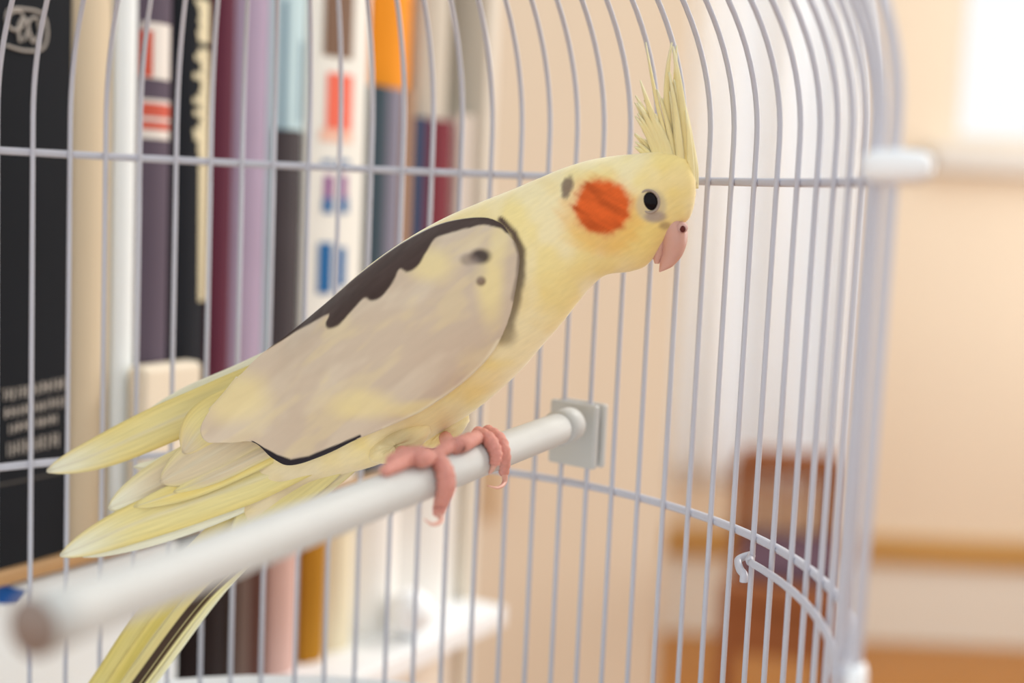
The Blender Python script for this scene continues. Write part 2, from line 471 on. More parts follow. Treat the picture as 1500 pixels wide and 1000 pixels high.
b8 = book(455, 542, 0.27, zb1, srgb(238, 236, 228), 'wide white book with red, blue and brown print on its spine', 'white_book', group=G1, noise=0.06, round_=0.15)
spine_print(b8, [(478, -40, 518, 84)], mat('brown_print', srgb(122, 92, 72), 0.6, 0.2), 'brown_label', round_=0.15)
spine_print(b8, [(480, 108, 516, 190)], mat('coral_print', srgb(236, 108, 84), 0.6, 0.2), 'coral_label', round_=0.15)
spine_print(b8, [(472, 190, 516, 208)], mat('pink_print', srgb(238, 190, 168), 0.6, 0.2), 'pink_label', round_=0.15)
spine_print(b8, [(474, 234, 486, 241), (492, 234, 512, 241), (474, 290, 488, 312), (496, 290, 510, 312), (468, 355, 486, 430), (492, 362, 506, 420)], mat('blue_print', srgb(24, 98, 156), 0.6, 0.2), 'blue_lettering', round_=0.15)
spine_print(b8, [(476, 256, 488, 290), (496, 256, 508, 290)], mat('purple_print', srgb(140, 76, 140), 0.6, 0.2), 'purple_lettering', round_=0.15)
zs = sh(575, 128)[1]
book(546, 569, zs - zb1, zb1, srgb(66, 82, 92), 'slim dark teal book under the orange book', 'teal_book', group=G1)
book(570, 591, zs - zb1 - 0.0002, zb1, srgb(150, 146, 162), 'slim grey book under the orange book', 'grey_book', group=G1)
book(593, 606, zs - zb1 - 0.0004, zb1, srgb(190, 150, 120), 'thin tan paperback beside a navy book', 'tan_paperback', group=G1)
book(552, 607, 0.15, zs + 0.0003, srgb(250, 158, 44), 'bright orange book standing on top of the slim books', 'orange_book', group=G1, noise=0.08, back=0.004)
zs2 = sh(640, 174)[1]
book(608, 628, zs2 - zb1, zb1, srgb(64, 78, 108), 'navy blue book between tan and dark red spines', 'navy_book', group=G1)
book(630, 671, zs2 - zb1 - 0.0002, zb1, srgb(132, 56, 66), 'dark red book under the stone coloured book', 'red_book', group=G1)
book(618, 660, 0.14, zs2 + 0.0003, srgb(214, 204, 188), 'stone coloured book standing on top of the dark red book', 'stone_book', group=G1, noise=0.1, back=0.004)
book(676, 698, 0.20, zb1, srgb(232, 220, 208), 'pale blush book against the end panel of the bookcase', 'blush_book', group=G1, noise=0.05)
# cream box in front of the purple and black books
s0, s1 = sh(211, 560, 0.012)[0], sh(298, 560, 0.012)[0]
zt = sh(250, 534, 0.012)[1]
cbx = boxobj('cream_box', P0 + E1 * (s0 + s1) / 2 + N1 * 0.0065 + UP * (zb1 + zt) / 2, ((s1 - s0) / 2, 0.0055, (zt - zb1) / 2), mat('cream_card', srgb(240, 226, 204), 0.7, 0.2, noise=0.05, nscale=10), None, AX, bev=0.003)
tag(cbx, 'small cream box standing in front of the purple and black books', 'box')
# lower shelf
G2 = 'things on the lower shelf'
ztop2 = zb1 - 0.006
bw = boxobj('storage_box', P0 + E1 * (s_l + sh(282, 880)[0]) / 2 - N1 * 0.06 + UP * (zb2 + ztop2 - 0.002) / 2 + E1 * 0.004,
            ((sh(282, 880)[0] - s_l) / 2 - 0.012, 0.06, (ztop2 - 0.002 - zb2) / 2), mat('white_card', srgb(234, 240, 243), 0.7, 0.2, noise=0.04, nscale=15), None, AX, bev=0.003)
tag(bw, 'white storage box with a blue mark under the black book', 'box', G2)
pts = [(-40, 842), (8, 857), (38, 866), (26, 884), (8, 884), (-40, 880)]
v = [P0 + E1 * sh(x, y)[0] + UP * sh(x, y)[1] + N1 * 0.0004 for x, y in pts]
obj('blue_mark', v, [tuple(range(5, -1, -1))], mat('blue_mark', srgb(18, 84, 160), 0.6, 0.2), bw, smooth=False)
for (x0, x1, c, lab, nm) in ((286, 345, (38, 28, 28), 'black book standing on the lower shelf beside the white storage box', 'black_book'),
                             (347, 372, (112, 92, 84), 'grey brown book on the lower shelf next to the black one', 'taupe_book'),
                             (373, 400, (108, 74, 66), 'chestnut brown book on the lower shelf', 'brown_book'),
                             (402, 447, (214, 176, 166), 'rosy pink book on the lower shelf', 'pink_book'),
                             (452, 484, (188, 132, 40), 'ochre yellow book on the lower shelf', 'ochre_book'),
                             (488, 524, (238, 226, 196), 'cream book on the lower shelf next to the ochre one', 'cream_book'),
                             (528, 600, (244, 240, 234), 'broad white book on the lower shelf', 'broad_white_book'),
                             (604, 690, (246, 242, 236), 'white binder at the end of the lower shelf', 'binder')):
    book(x0, x1, ztop2 - zb2 - 0.006, zb2, srgb(*c), lab, nm, group=G2, round_=0.5, noise=0.25 if c[0] < 190 else 0.05, pyref=900)

def lathe(name, c, prof, m, parent=None, seg=32, sq=(1, 1)):
    V = []
    for (r, z) in prof:
        for k in range(seg):
            a = 2 * math.pi * k / seg
            V.append((c[0] + r * sq[0] * math.cos(a), c[1] + r * sq[1] * math.sin(a), c[2] + z))
    fs = grid_faces(len(prof), seg, True)
    fs += [tuple(range(seg - 1, -1, -1)), tuple((len(prof) - 1) * seg + k for k in range(seg))]
    return obj(name, V, fs, m, parent)

# white ball near the end of the lower shelf, white cartons below it
rb = 0.0135
d_ = ray(636, 905); bc = CAM + d_ * ((zb2 + rb - ZC) / d_[2])
off = (bc - P0) @ N1
bc = bc + N1 * (min(max(off, 0.013), 0.014) - off)
ball = lathe('ball', (bc[0], bc[1], bc[2]), [(rb * math.sin(math.pi * k / 20) + 1e-5, -rb * math.cos(math.pi * k / 20)) for k in range(21)], M['plastic'])
tag(ball, 'small white ball on the front edge of the lower shelf', 'ball')
for k, (xa, xb, lab) in enumerate(((470, 566, 'white carton under the lower shelf, beside the pale end carton'), (570, 694, 'pale carton under the lower shelf next to the end panel'))):
    sa, sb = sh(xa, 960)[0], sh(xb, 960)[0]
    o = boxobj('carton', P0 + E1 * (sa + sb) / 2 - N1 * 0.07 + UP * (0.45 + zb2 - 0.03) / 2, ((sb - sa) / 2, 0.068, (zb2 - 0.03 - 0.45) / 2), mat('carton_%d' % k, srgb(244, 240 - 6 * k, 234 - 14 * k), 0.7, 0.2, noise=0.04, nscale=12), None, AX, bev=0.003)
    tag(o, lab, 'carton')

# ================================================================== cage
CC = np.array([-0.43031 * R, 2.25955 * R, 0])
H1, H2 = ZC + 0.0525 * R, ZC - 0.66045 * R
HB = ZC - 1.32 * R
T0, DT = 2.27651, 0.0766098
DOME0, DOMEH = 0.13, 0.66
WR = 0.00086
cage = empty('bird_cage', (CC[0], CC[1], HB - 0.012), 'round domed white wire bird cage with an open front', 'bird cage')
meas = {0: 48, 1: 102.7, 2: 154.7, 3: 204.8, 4: 258, 5: 308.5, 6: 354.7, 7: 401, 8: 452.5, 9: 497.3, 10: 543.5, 11: 590, 12: 632.5, 13: 675, 14: 719, 15: 762, 16: 803, 17: 843, 18: 882, 19: 920.5, 20: 960, 21: 999, 22: 1037, 23: 1071.5, 24: 1105, 25: 1138, 26: 1168, 27: 1197, -1: -4}
ang = {}
for i in range(-20, 62):
    t = T0 - DT * i
    if i in meas:
        for _ in range(30):
            g = lambda q: pix(CC + R * np.array([math.cos(q), math.sin(q), 0]) + UP * H1)[0] - meas[i]
            t -= 0.7 * g(t) / ((g(t + 1e-5) - g(t)) / 1e-5)
    ang[i] = t
d_lo, d_hi = ang[-1] - (T0 + DT), ang[27] - (T0 - 27 * DT)
for i in ang:
    if i < -1: ang[i] += d_lo * 0.5
    if i > 27: ang[i] += d_hi * max(0, 1 - (i - 27) / 8)
I0, I1 = -13, 35                     # the front between these is open
prof = [(1.0, (HB - ZC) / R), (1.0, -0.3), (1.0, DOME0)]
for k in range(1, 33):
    a = k / 32 * math.pi / 2 * 0.97
    prof.append((math.cos(a), DOME0 + DOMEH * math.sin(a)))
def bar_pts(t, pr=None, dr=0.0):
    return [CC + UP * (ZC + h * R) + (r * R + dr) * np.array([math.cos(t), math.sin(t), 0]) for r, h in (pr or prof)]
for i in range(I0, I1 + 1):
    t = ang[i]
    v, f = tube(bar_pts(t), WR, 8)
    obj('bar', v, f, M['wire'], cage)
# short bars closing the dome above the open front
i = I1 + 1
while i < I0 + 82:
    t = T0 - DT * i
    v, f = tube(bar_pts(t, [p for p in prof if p[1] > 0.62]), WR, 6)
    obj('bar', v, f, M['wire'], cage)
    i += 1
def arc(h, dr, i0, i1, rad, name, n=140):
    a0, a1 = ang[i0] + 0.01, ang[i1] - 0.01
    pts = [CC + UP * h + (R + dr) * np.array([math.cos(a0 + (a1 - a0) * k / n), math.sin(a0 + (a1 - a0) * k / n), 0]) for k in range(n + 1)]
    v, f = tube(pts, rad, 10); return obj(name, v, f, M['wire'], cage)
arc(H1, WR + 0.0010, I0, I1, 0.00135, 'upper_ring')
arc(H2, WR + 0.0010, I0, I1, 0.00135, 'lower_ring')
# full rings: base and the crown of the dome
def ring(h, r, rad, name):
    n = 120; pts = [CC + UP * h + r * np.array([math.cos(2 * math.pi * k / n), math.sin(2 * math.pi * k / n), 0]) for k in range(n + 1)]
    v, f = tube(pts, rad, 8); obj(name, v, f, M['wire'], cage)
ring(HB, R, 0.0016, 'base_ring')
a = math.asin((0.62 - DOME0) / DOMEH)
ring(ZC + 0.62 * R, R * math.cos(a), 0.0013, 'dome_ring')
# crown cap
cap = []
for k in range(9):
    u = k / 8 * math.pi / 2
    cap.append((0.016 * math.cos(u) + 0.0005, 0.01 * math.sin(u)))
lathe('crown_cap', (CC[0], CC[1], ZC + (DOME0 + DOMEH) * R - 0.002), cap, M['plastic'], cage)
# tray
tp = [(R * 0.90, -0.012), (R * 1.02, -0.012), (R * 1.045, 0.012), (R * 1.03, 0.013), (R * 1.005, -0.006), (0.002, -0.007)]
lathe('tray', (CC[0], CC[1], HB), [(0.002, -0.0121)] + tp, M['plastic'], cage, 64)
# feeder gate: a curved wire with a hook curled round one bar, its own short bars below
g0, g1 = 25, 33
hg = lambda k: H2 - 0.0065 - 0.0002 * k
pts = []
n = 60
for k in range(n + 1):
    t = ang[g0] - 0.018 + (ang[g1] - ang[g0]) * k / n
    pts.append(CC + UP * (H2 - 0.0062 - 0.004 * math.exp(-((k - 0) / 6.0) ** 2) * 0 - 0.0012 * (k / n)) + (R - 0.0022) * np.array([math.cos(t), math.sin(t), 0]))
v, f = tube(pts, 0.00115, 8)
gate = obj('gate_wire', v, f, M['wire'], cage)
b0 = bar_pts(ang[g0])[0]; er = np.array([math.cos(ang[g0]), math.sin(ang[g0]), 0]); et = np.array([math.sin(ang[g0]), -math.cos(ang[g0]), 0])
c0 = CC + er * R; zz = H2 - 0.0062
hk = [pts[0] + 0 * er, c0 - er * 0.0016 + et * 0.001 + UP * (zz + 0.0004), c0 + er * 0.0012 - et * 0.0028 + UP * (zz + 0.0006), c0 - er * 0.0024 - et * 0.0036 + UP * (zz - 0.0008),
      c0 - er * 0.0040 - et * 0.0002 + UP * (zz - 0.0026), c0 - er * 0.0042 + et * 0.0026 + UP * (zz - 0.0036), c0 - er * 0.0042 + et * 0.0028 + UP * (zz - 0.0058)]
v, f = tube(catmull(hk, 34), 0.00125, 8); obj('hook', v, f, M['wire'], cage)
# door posts and plastic catches at the right edge of the opening
aj = ang[I1]
v, f = tube(bar_pts(aj - 0.004, [p for p in prof if p[1] < 0.70], 0.0042), 0.0014, 8); obj('door_post', v, f, M['wire'], cage)
def catch(dr, z, L, Hh, name):
    """rounded plastic tab standing out from the ring end"""
    er_ = np.array([math.cos(aj), math.sin(aj), 0]); et_ = np.cross(UP, er_)
    c = CC + er_ * (R + dr) + UP * z
    n1, m1 = 28, 20; V = []
    sg = lambda q, e: math.copysign(abs(q) ** e, q)
    for i in range(n1):
        u = math.pi * i / (n1 - 1)
        for j in range(m1):
            w = 2 * math.pi * j / m1
            a_, b_, c_ = -math.cos(u), math.sin(u) * math.cos(w), math.sin(u) * math.sin(w)
            V.append(c + er_ * sg(a_, 0.6) * L + et_ * sg(b_, 0.7) * 0.004 + UP * sg(c_, 0.7) * Hh)
    o = obj(name, V, grid_faces(n1, m1, True), M['plastic'], cage)

catch(0.0050, H1 + 0.0020, 0.0072, 0.0036, 'door_catch')
catch(0.0045, H2 - 0.0030, 0.0022, 0.0062, 'door_catch')

# ------------------------------------------------------------------ stand for the cage
st = empty('plant_stand', (CC[0], CC[1], 0), 'round wooden stand carrying the bird cage', 'stand')
zt_ = HB - 0.0122
lathe('top', (CC[0], CC[1], zt_), [(0.002, -0.022), (R * 1.03, -0.022), (R * 1.06, -0.018), (R * 1.06, -0.004), (R * 1.03, -0.0002), (0.002, -0.0002)], M['woodtrim'], st, 48)
for k in range(4):
    t = math.pi / 4 + k * math.pi / 2
    d = np.array([math.cos(t), math.sin(t), 0])
    v, f = tube([CC + d * R * 0.8 + UP * (zt_ - 0.02), CC + d * R * 0.95], [0.014, 0.01], 12); obj('leg', v, f, M['woodtrim'], st)

# ================================================================== perch
pf = at_y(836, 621, 2.985 * R)
# near end on the same level
dn = ray(50, 918); tn = (pf[2] - ZC) / dn[2]
pn = CAM + dn * tn

PR = 0.0053
pa = (pf - pn) / np.linalg.norm(pf - pn)
pe1 = np.cross(pa, UP); pe1 /= np.linalg.norm(pe1)     # towards the camera side
perch = empty('perch', pn - UP * PR, 'white round perch with a brown cut end clamped to the bars', 'perch')
v, f = tube([pn + (pf - pn) * k / 30 for k in range(31)], PR, 32); o = obj('dowel', v, f, M['perch'], perch)
v, f = tube([pn - pa * 0.0006, pn + pa * 0.0001], PR * 0.97, 32); obj('cut_end', v, f, M['perch_end'], perch)
pcd = pf - CC; pcd[2] = 0; pcd /= np.linalg.norm(pcd); ptd = np.cross(UP, pcd)
AXP = (ptd, pcd, UP)
v, f = tube([pf - pa * 0.012, pf - pa * 0.0012, pf], [PR * 1.12, PR * 1.12, PR * 1.0], 32); obj('socket', v, f, M['perch'], perch)
plc = at_y(815, 640, 3.0 * R); rr2 = R - WR - 0.0016
plc = CC + pcd * rr2 + UP * plc[2] + ptd * ((plc - CC) @ ptd)
boxobj('clamp_plate', plc, (0.0098, 0.0014, 0.0112), M['perch'], perch, AXP, bev=0.001)
boxobj('clamp_plate', plc + pcd * (2 * WR + 0.0036), (0.0098, 0.0012, 0.0112), M['perch'], perch, AXP, bev=0.001)
# ================================================================== cockatiel
YAW = math.radians(8)
BF = np.array([math.cos(YAW), -math.sin(YAW), 0])           # the way the bird faces
BN = np.array([-math.sin(YAW), -math.cos(YAW), 0])          # its right side
BP = at_y(660, 480, 0.408)                                  # a point of its mid plane
U = 0.408 / F                                               # metres per unit of the outline drawing

def bp(x, y, w=0.0):
    return on_plane(x, y, BP, BN) + BN * (w * U)

nrng = np.random.RandomState(3)
NG = nrng.rand(64, 64)
def vnoise(x, y):
    x = np.asarray(x, float); y = np.asarray(y, float)
    xi, yi = np.floor(x).astype(int), np.floor(y).astype(int)
    fx, fy = x - xi, y - yi
    fx = fx * fx * (3 - 2 * fx); fy = fy * fy * (3 - 2 * fy)
    g = lambda a, b: NG[a % 64, b % 64]
    return (g(xi, yi) * (1 - fx) + g(xi + 1, yi) * fx) * (1 - fy) + (g(xi, yi + 1) * (1 - fx) + g(xi + 1, yi + 1) * fx) * fy
def fbm(x, y):
    return 0.55 * vnoise(x, y) + 0.3 * vnoise(2.1 * x + 7, 2.1 * y + 3) + 0.15 * vnoise(4.3 * x + 1, 4.3 * y + 9)
def sstep(a, b, x):
    t = np.clip((np.asarray(x, float) - a) / (b - a), 0, 1); return t * t * (3 - 2 * t)
def seg_dist(x, y, pl):
    d = np.full(np.shape(x), 1e9); best = np.zeros(np.shape(x)); n = len(pl) - 1
    for i in range(n):
        ax, ay = pl[i]; bx, by = pl[i + 1]
        t = np.clip(((x - ax) * (bx - ax) + (y - ay) * (by - ay)) / ((bx - ax) ** 2 + (by - ay) ** 2 + 1e-9), 0, 1)
        q = np.hypot(x - ax - t * (bx - ax), y - ay - t * (by - ay))
        m = q < d; d = np.where(m, q, d); best = np.where(m, (i + t) / n, best)
    return d, best
def poly_sd(x, y, poly):
    """signed distance, negative inside"""
    d, _ = seg_dist(x, y, list(poly) + [poly[0]])
    ins = np.zeros(np.shape(x), bool); n = len(poly)
    for i in range(n):
        ax, ay = poly[i]; bx, by = poly[(i + 1) % n]
        c = ((ay > y) != (by > y)) & (x < (bx - ax) * (y - ay) / (by - ay + 1e-12) + ax)
        ins ^= c
    return np.where(ins, -d, d)
def mixc(c, k, m):
    return c * (1 - m[:, None]) + np.array(k) * m[:, None]

YEL = np.array(srgb(247, 227, 160)); PALE = np.array(srgb(248, 237, 206)); DEEP = np.array(srgb(243, 209, 118))
BEIGE = np.array(srgb(210, 190, 167)); DARK = np.array(srgb(70, 56, 52)); BLK = np.array(srgb(44, 38, 44)); ORA = np.array(srgb(220, 98, 42))

bird = empty('cockatiel', bp(650, 660), 'pale yellow crested bird with orange cheeks perched inside the cage', 'bird')
Mbody = plume_mat('body_plumage', 0.55, 5, 22, 0.18, 0.0, var=0.05)
Mwing = plume_mat('wing_plumage', 0.62, 1.6, 10, 0.12, 0.0, var=0.03)
Mfea = plume_mat('flight_feather', 0.0, 1.2, 22, 0.22, 0.10, var=0.10)
Mcrest = plume_mat('crest_feather', 0.0, 2, 10, 0.1, 0.12, var=0.05)

# ---- body: sections from the forehead to the vent (top x,y, bottom x,y, half width)
ST = [(1019.5, 282, 1019, 286, 2), (1018, 258, 1015, 308, 14), (1009, 237, 1006, 324, 25), (991, 227, 984, 338, 36), (962, 223, 952, 384, 48),
      (925, 226, 926, 397, 58), (895, 229, 890, 402, 62), (862, 235, 870, 416, 65), (826, 246, 848, 441, 69), (790, 261, 824, 472, 76),
      (750, 278, 796, 504, 88), (702, 297, 764, 541, 102), (652, 319, 729, 574, 114), (602, 347, 690, 605, 122), (552, 381, 646, 634, 125),
      (507, 419, 600, 660, 121), (467, 455, 553, 680, 108), (432, 490, 505, 694, 88), (404, 528, 466, 708, 66), (378, 575, 432, 730, 48),
      (356, 625, 402, 756, 32), (338, 672, 376, 780, 20)]
NR, NS = 380, 176
S = catmull(ST, NR)
# finer rings near the pole
th = np.linspace(0, 2 * math.pi, NS, endpoint=False)
V, PX = [], []
for s in S:
    c = np.array([(s[0] + s[2]) / 2, (s[1] + s[3]) / 2]); h = np.array([(s[0] - s[2]) / 2, (s[1] - s[3]) / 2])
    for t in th:
        a, b = math.cos(t), math.sin(t)
        bx = math.copysign(abs(b) ** 0.92, b)
        q = c + h * a
        V.append(bp(q[0], q[1], s[4] * bx)); PX.append((q[0], q[1], s[4] * bx))
PX = np.array(PX); V = np.array(V)
fs = grid_faces(NR, NS, True)
fs.append(tuple(range(NS - 1, -1, -1))); fs.append(tuple((NR - 1) * NS + k for k in range(NS)))

# height map of the bird's right side, in the outline drawing's units
HG = np.full((560, 560), -1.0)        # cells of 2 units, x from 0, y from 150
near = PX[PX[:, 2] >= 0]
gx = np.clip((near[:, 0] / 2).astype(int), 0, 559); gy = np.clip(((near[:, 1] - 150) / 2).astype(int), 0, 559)
np.maximum.at(HG, (gx, gy), near[:, 2])
for _ in range(60):                    # fill outwards
    m = HG < 0
    if not m.any(): break
    P_ = np.pad(HG, 1, constant_values=-1)
    nb = np.stack([P_[:-2, 1:-1], P_[2:, 1:-1], P_[1:-1, :-2], P_[1:-1, 2:]])
    ok = nb >= 0; cnt = ok.sum(0)
    HG = np.where(m & (cnt > 0), (nb * ok).sum(0) / np.maximum(cnt, 1) - 0.4, HG)
    HG = np.where(m & (cnt > 0), np.maximum(HG, 0), HG)
HG = np.maximum(HG, 0)
for _ in range(6):
    P_ = np.pad(HG, 1, mode='edge'); HG = (P_[:-2, 1:-1] + P_[2:, 1:-1] + P_[1:-1, :-2] + P_[1:-1, 2:] + 2 * HG) / 6
def hgt(x, y):
    x = np.clip(np.asarray(x, float) / 2, 0, 558); y = np.clip((np.asarray(y, float) - 150) / 2, 0, 558)
    i, j = x.astype(int), y.astype(int); a, b = x - i, y - j
    return (HG[i, j] * (1 - a) + HG[i + 1, j] * a) * (1 - b) + (HG[i, j + 1] * (1 - a) + HG[i + 1, j + 1] * a) * b

def body_colour(x, y, w):
    c = np.tile(YEL, (len(x), 1))
    n = fbm(x / 55, y / 55); st = fbm((x * 0.86 + y * 0.5) / 40, (-x * 0.5 + y * 0.86) / 9)
    c = mixc(c, PALE, 0.5 * sstep(0.35, 0.7, n))
    c = mixc(c, DEEP, 0.3 * sstep(0.48, 0.72, fbm(x / 80 + 5, y / 60 + 2)))
    # face and throat are a stronger yellow, belly and back paler
    face = sstep(70, 20, np.hypot((x - 950) / 1.4, (y - 355)))
    c = mixc(c, DEEP, 0.55 * face)
    c = mixc(c, DEEP, 0.45 * sstep(70, 10, np.hypot(x - 985, (y - 270) / 1.1)))
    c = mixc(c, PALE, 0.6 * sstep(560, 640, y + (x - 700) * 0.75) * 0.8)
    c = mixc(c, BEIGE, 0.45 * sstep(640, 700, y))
    # cheek patch with ragged feather edges
    rr = np.hypot((x - 888) / 43, (y - 302) / 41) + 0.28 * (st - 0.5) + 0.16 * (fbm(x / 7, y / 7) - 0.5)
    ch_ = sstep(1.16, 0.78, rr)
    cc = ORA * (0.62 + 0.75 * st[:, None])
    c = c * (1 - ch_[:, None]) + cc * ch_[:, None]
    halo = sstep(1.5, 1.0, np.hypot((x - 886) / 48, (y - 312) / 46) + 0.4 * (st - 0.5)) * (1 - ch_)
    c = mixc(c, srgb(238, 170, 70), 0.40 * halo)
    # grey brown spot behind the cheek
    sp = sstep(1.25, 0.6, np.hypot((x - 836 - (275 - y) * 0.15) / 9, (y - 275) / 17) + 0.5 * (fbm(x / 6, y / 6) - 0.5))
    c = mixc(c, srgb(112, 92, 84), 0.85 * sp)
    # grey skin round the eye
    er = np.hypot((x - 956) / 23, (y - 301) / 25); c = mixc(c, srgb(206, 190, 158), 0.7 * sstep(1.1, 0.75, er))
    er = np.hypot((x - 962) / 17, (y - 317) / 9); c = mixc(c, srgb(164, 144, 138), 0.75 * sstep(1.2, 0.6, er))
    er = np.hypot((x - 975) / 9, (y - 330) / 6); c = mixc(c, srgb(170, 138, 98), 0.7 * sstep(1.3, 0.5, er))
    # brown smudge ahead of the folded wing
    d, t = seg_dist(x, y, [(744, 322), (764, 340), (775, 365), (775, 395), (768, 430), (757, 468), (752, 482)])
    wd_ = 5.2 + 4 * t + 6 * sstep(0.8, 1, t)
    c = mixc(c, srgb(84, 66, 60), np.clip(1.05 - 0.45 * t, 0, 1) * sstep(1.5, 0.3, d / wd_ + 0.5 * (st - 0.5)))
    # soft grey at the thigh
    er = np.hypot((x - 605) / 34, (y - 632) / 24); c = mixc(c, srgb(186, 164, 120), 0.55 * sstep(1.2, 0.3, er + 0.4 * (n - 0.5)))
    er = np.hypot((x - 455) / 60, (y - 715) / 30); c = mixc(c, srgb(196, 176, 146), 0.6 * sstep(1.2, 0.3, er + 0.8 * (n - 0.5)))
    return np.clip(c, 0, 1)
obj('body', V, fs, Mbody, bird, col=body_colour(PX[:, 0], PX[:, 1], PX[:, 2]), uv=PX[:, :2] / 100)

# ---- folded right wing: a shell lying on the flank
def resample(pl, n):
    c = catmull(pl, 400); d = np.r_[0, np.cumsum(np.linalg.norm(np.diff(c, axis=0), axis=1))]
    t = np.linspace(0, d[-1], n); return np.stack([np.interp(t, d, c[:, k]) for k in range(c.shape[1])], 1)
TOP = [(752, 335), (742, 327), (722, 321), (690, 323), (650, 333), (602, 358), (555, 392), (505, 434), (460, 470), (414, 502), (378, 538), (352, 576)]
BOT = [(762, 350), (771, 372), (770, 402), (762, 445), (748, 482), (728, 513), (690, 549), (640, 583), (590, 606), (548, 624), (500, 648), (450, 666), (424, 656), (398, 634), (368, 634), (336, 634)]
NA, NB = 240, 120
ta, tb = resample(TOP, NA), resample(BOT, NA)
X, Y, Wd = [], [], []
for i in range(NA):
    for j in range(NB):
        q = j / (NB - 1)
        p = ta[i] * (1 - q) + tb[i] * q
        X.append(p[0]); Y.append(p[1])
X, Y = np.array(X), np.array(Y)
qi = np.tile(np.linspace(0, 1, NB), NA); ii = np.repeat(np.linspace(0, 1, NA), NB)
X = X - 20 * np.sin(math.pi * qi) ** 0.7 * sstep(0.84, 1.0, ii); Y = Y + 6 * np.sin(math.pi * qi) * sstep(0.84, 1.0, ii)
lift = -4 + 12 * sstep(0.0, 0.12, ii) * (0.35 + 0.65 * sstep(0.0, 0.2, qi)) + 3 * sstep(0.35, 1, qi) * sstep(0.1, 0.4, ii)
base = hgt(X, Y)
# beyond the body the shell carries on flat
flat = 84 - 16 * ii
fl_ = flat * sstep(0.45, 0.95, ii)
Wd = 10 * np.logaddexp(base / 10, fl_ / 10) + lift
relief = 1.4 * (fbm((X * 0.82 - Y * 0.57) / 46, (X * 0.57 + Y * 0.82) / 26) - 0.5)
V = [bp(a, b, c) for a, b, c in zip(X, Y, Wd + relief)]
STRIPE = [(411, 504), (440, 479), (480, 450), (520, 412), (560, 380), (600, 354), (640, 334), (690, 320), (725, 318), (750, 327), (760, 342), (752, 341), (742, 335), (722, 332), (700, 336), (672, 344), (656, 350),
          (647, 366), (637, 386), (622, 395), (610, 392), (604, 406), (590, 427), (576, 434), (563, 431), (552, 441), (530, 466), (514, 473), (506, 468), (507, 456), (480, 469), (446, 486)]
STRIPE = [tuple(p) for p in catmull(STRIPE, 150)]
def wing_colour(x, y):
    c = np.tile(BEIGE, (len(x), 1))
    ax, ay = (x * 0.8 - y * 0.6), (x * 0.6 + y * 0.8)
    n = fbm(ax / 90, ay / 34)
    c = mixc(c, srgb(228, 212, 188), 0.5 * sstep(0.45, 0.7, n))
    c = mixc(c, YEL, 0.22 * sstep(0.52, 0.75, fbm(ax / 70 + 3, ay / 22 + 8)))
    for (cx_, cy_2, rx, ry, k) in ((735, 410, 22, 60, 0.7), (655, 385, 38, 30, 0.6), (745, 350, 16, 30, 0.5), (570, 575, 60, 26, 0.6), (640, 580, 60, 16, 0.6), (375, 575, 60, 44, 0.6)):
        c = mixc(c, YEL, k * sstep(1.2, 0.3, np.hypot((x - cx_) / rx, (y - cy_2) / ry) + 0.5 * (n - 0.5)))
    sd = poly_sd(x, y, STRIPE) + 2 * (fbm(ax / 20, ay / 5) - 0.5)
    m = sstep(2.2, -2.2, sd)
    dk = DARK[None] * (0.8 + 0.55 * fbm(ax / 60, ay / 10)[:, None])
    c = c * (1 - m[:, None]) + dk * m[:, None]
    for (cx_, cy_2, rx, ry, k, col_) in ((721, 373, 15, 11, 0.95, (66, 56, 56)), (706, 377, 13, 9, 0.6, (130, 114, 106)), (723, 406, 7, 7, 0.85, (106, 80, 72)), (716, 392, 16, 16, 0.3, (190, 176, 164))):
        c = mixc(c, srgb(*col_), k * sstep(1.3, 0.5, np.hypot((x - cx_) / rx, (y - cy_2) / ry)))
    # dark bend of the wing
    d, t = seg_dist(x, y, [(750, 330), (765, 348), (773, 370), (772, 400), (766, 430)])
    c = mixc(c, srgb(84, 68, 64), (0.95 - 0.5 * t) * sstep(7, 2, d))
    # black lower rim
    d, t = seg_dist(x, y, [(397, 633), (410, 646), (428, 658), (450, 666), (480, 658), (505, 645), (530, 632), (556, 617)])
    c = mixc(c, BLK, sstep(1.15, 0.75, d / (1.6 + 9.0 * np.sin(np.clip(t, 0, 1) * math.pi) ** 0.9 * (1 - 0.4 * t))))
    d, t = seg_dist(x, y, [(745, 490), (725, 520), (690, 551), (640, 585), (590, 608)])
    c = mixc(c, PALE, 0.6 * sstep(7, 2, d))
    return np.clip(c, 0, 1)
wg = obj('wing', V, grid_faces(NA, NB), Mwing, bird, col=wing_colour(X, Y), uv=np.stack([X, Y], 1) / 100)
so = wg.modifiers.new('thick', 'SOLIDIFY'); so.thickness = 0.0009; so.offset = -1
# left wing on the far side, same outline
V2 = [bp(a, b, -c) for a, b, c in zip(X, Y, Wd)]
wg2 = obj('wing', V2, [tuple(reversed(q)) for q in grid_faces(NA, NB)], Mwing, bird, col=wing_colour(X, Y), uv=np.stack([X, Y], 1) / 100)
so = wg2.modifiers.new('thick', 'SOLIDIFY'); so.thickness = 0.0009; so.offset = -1

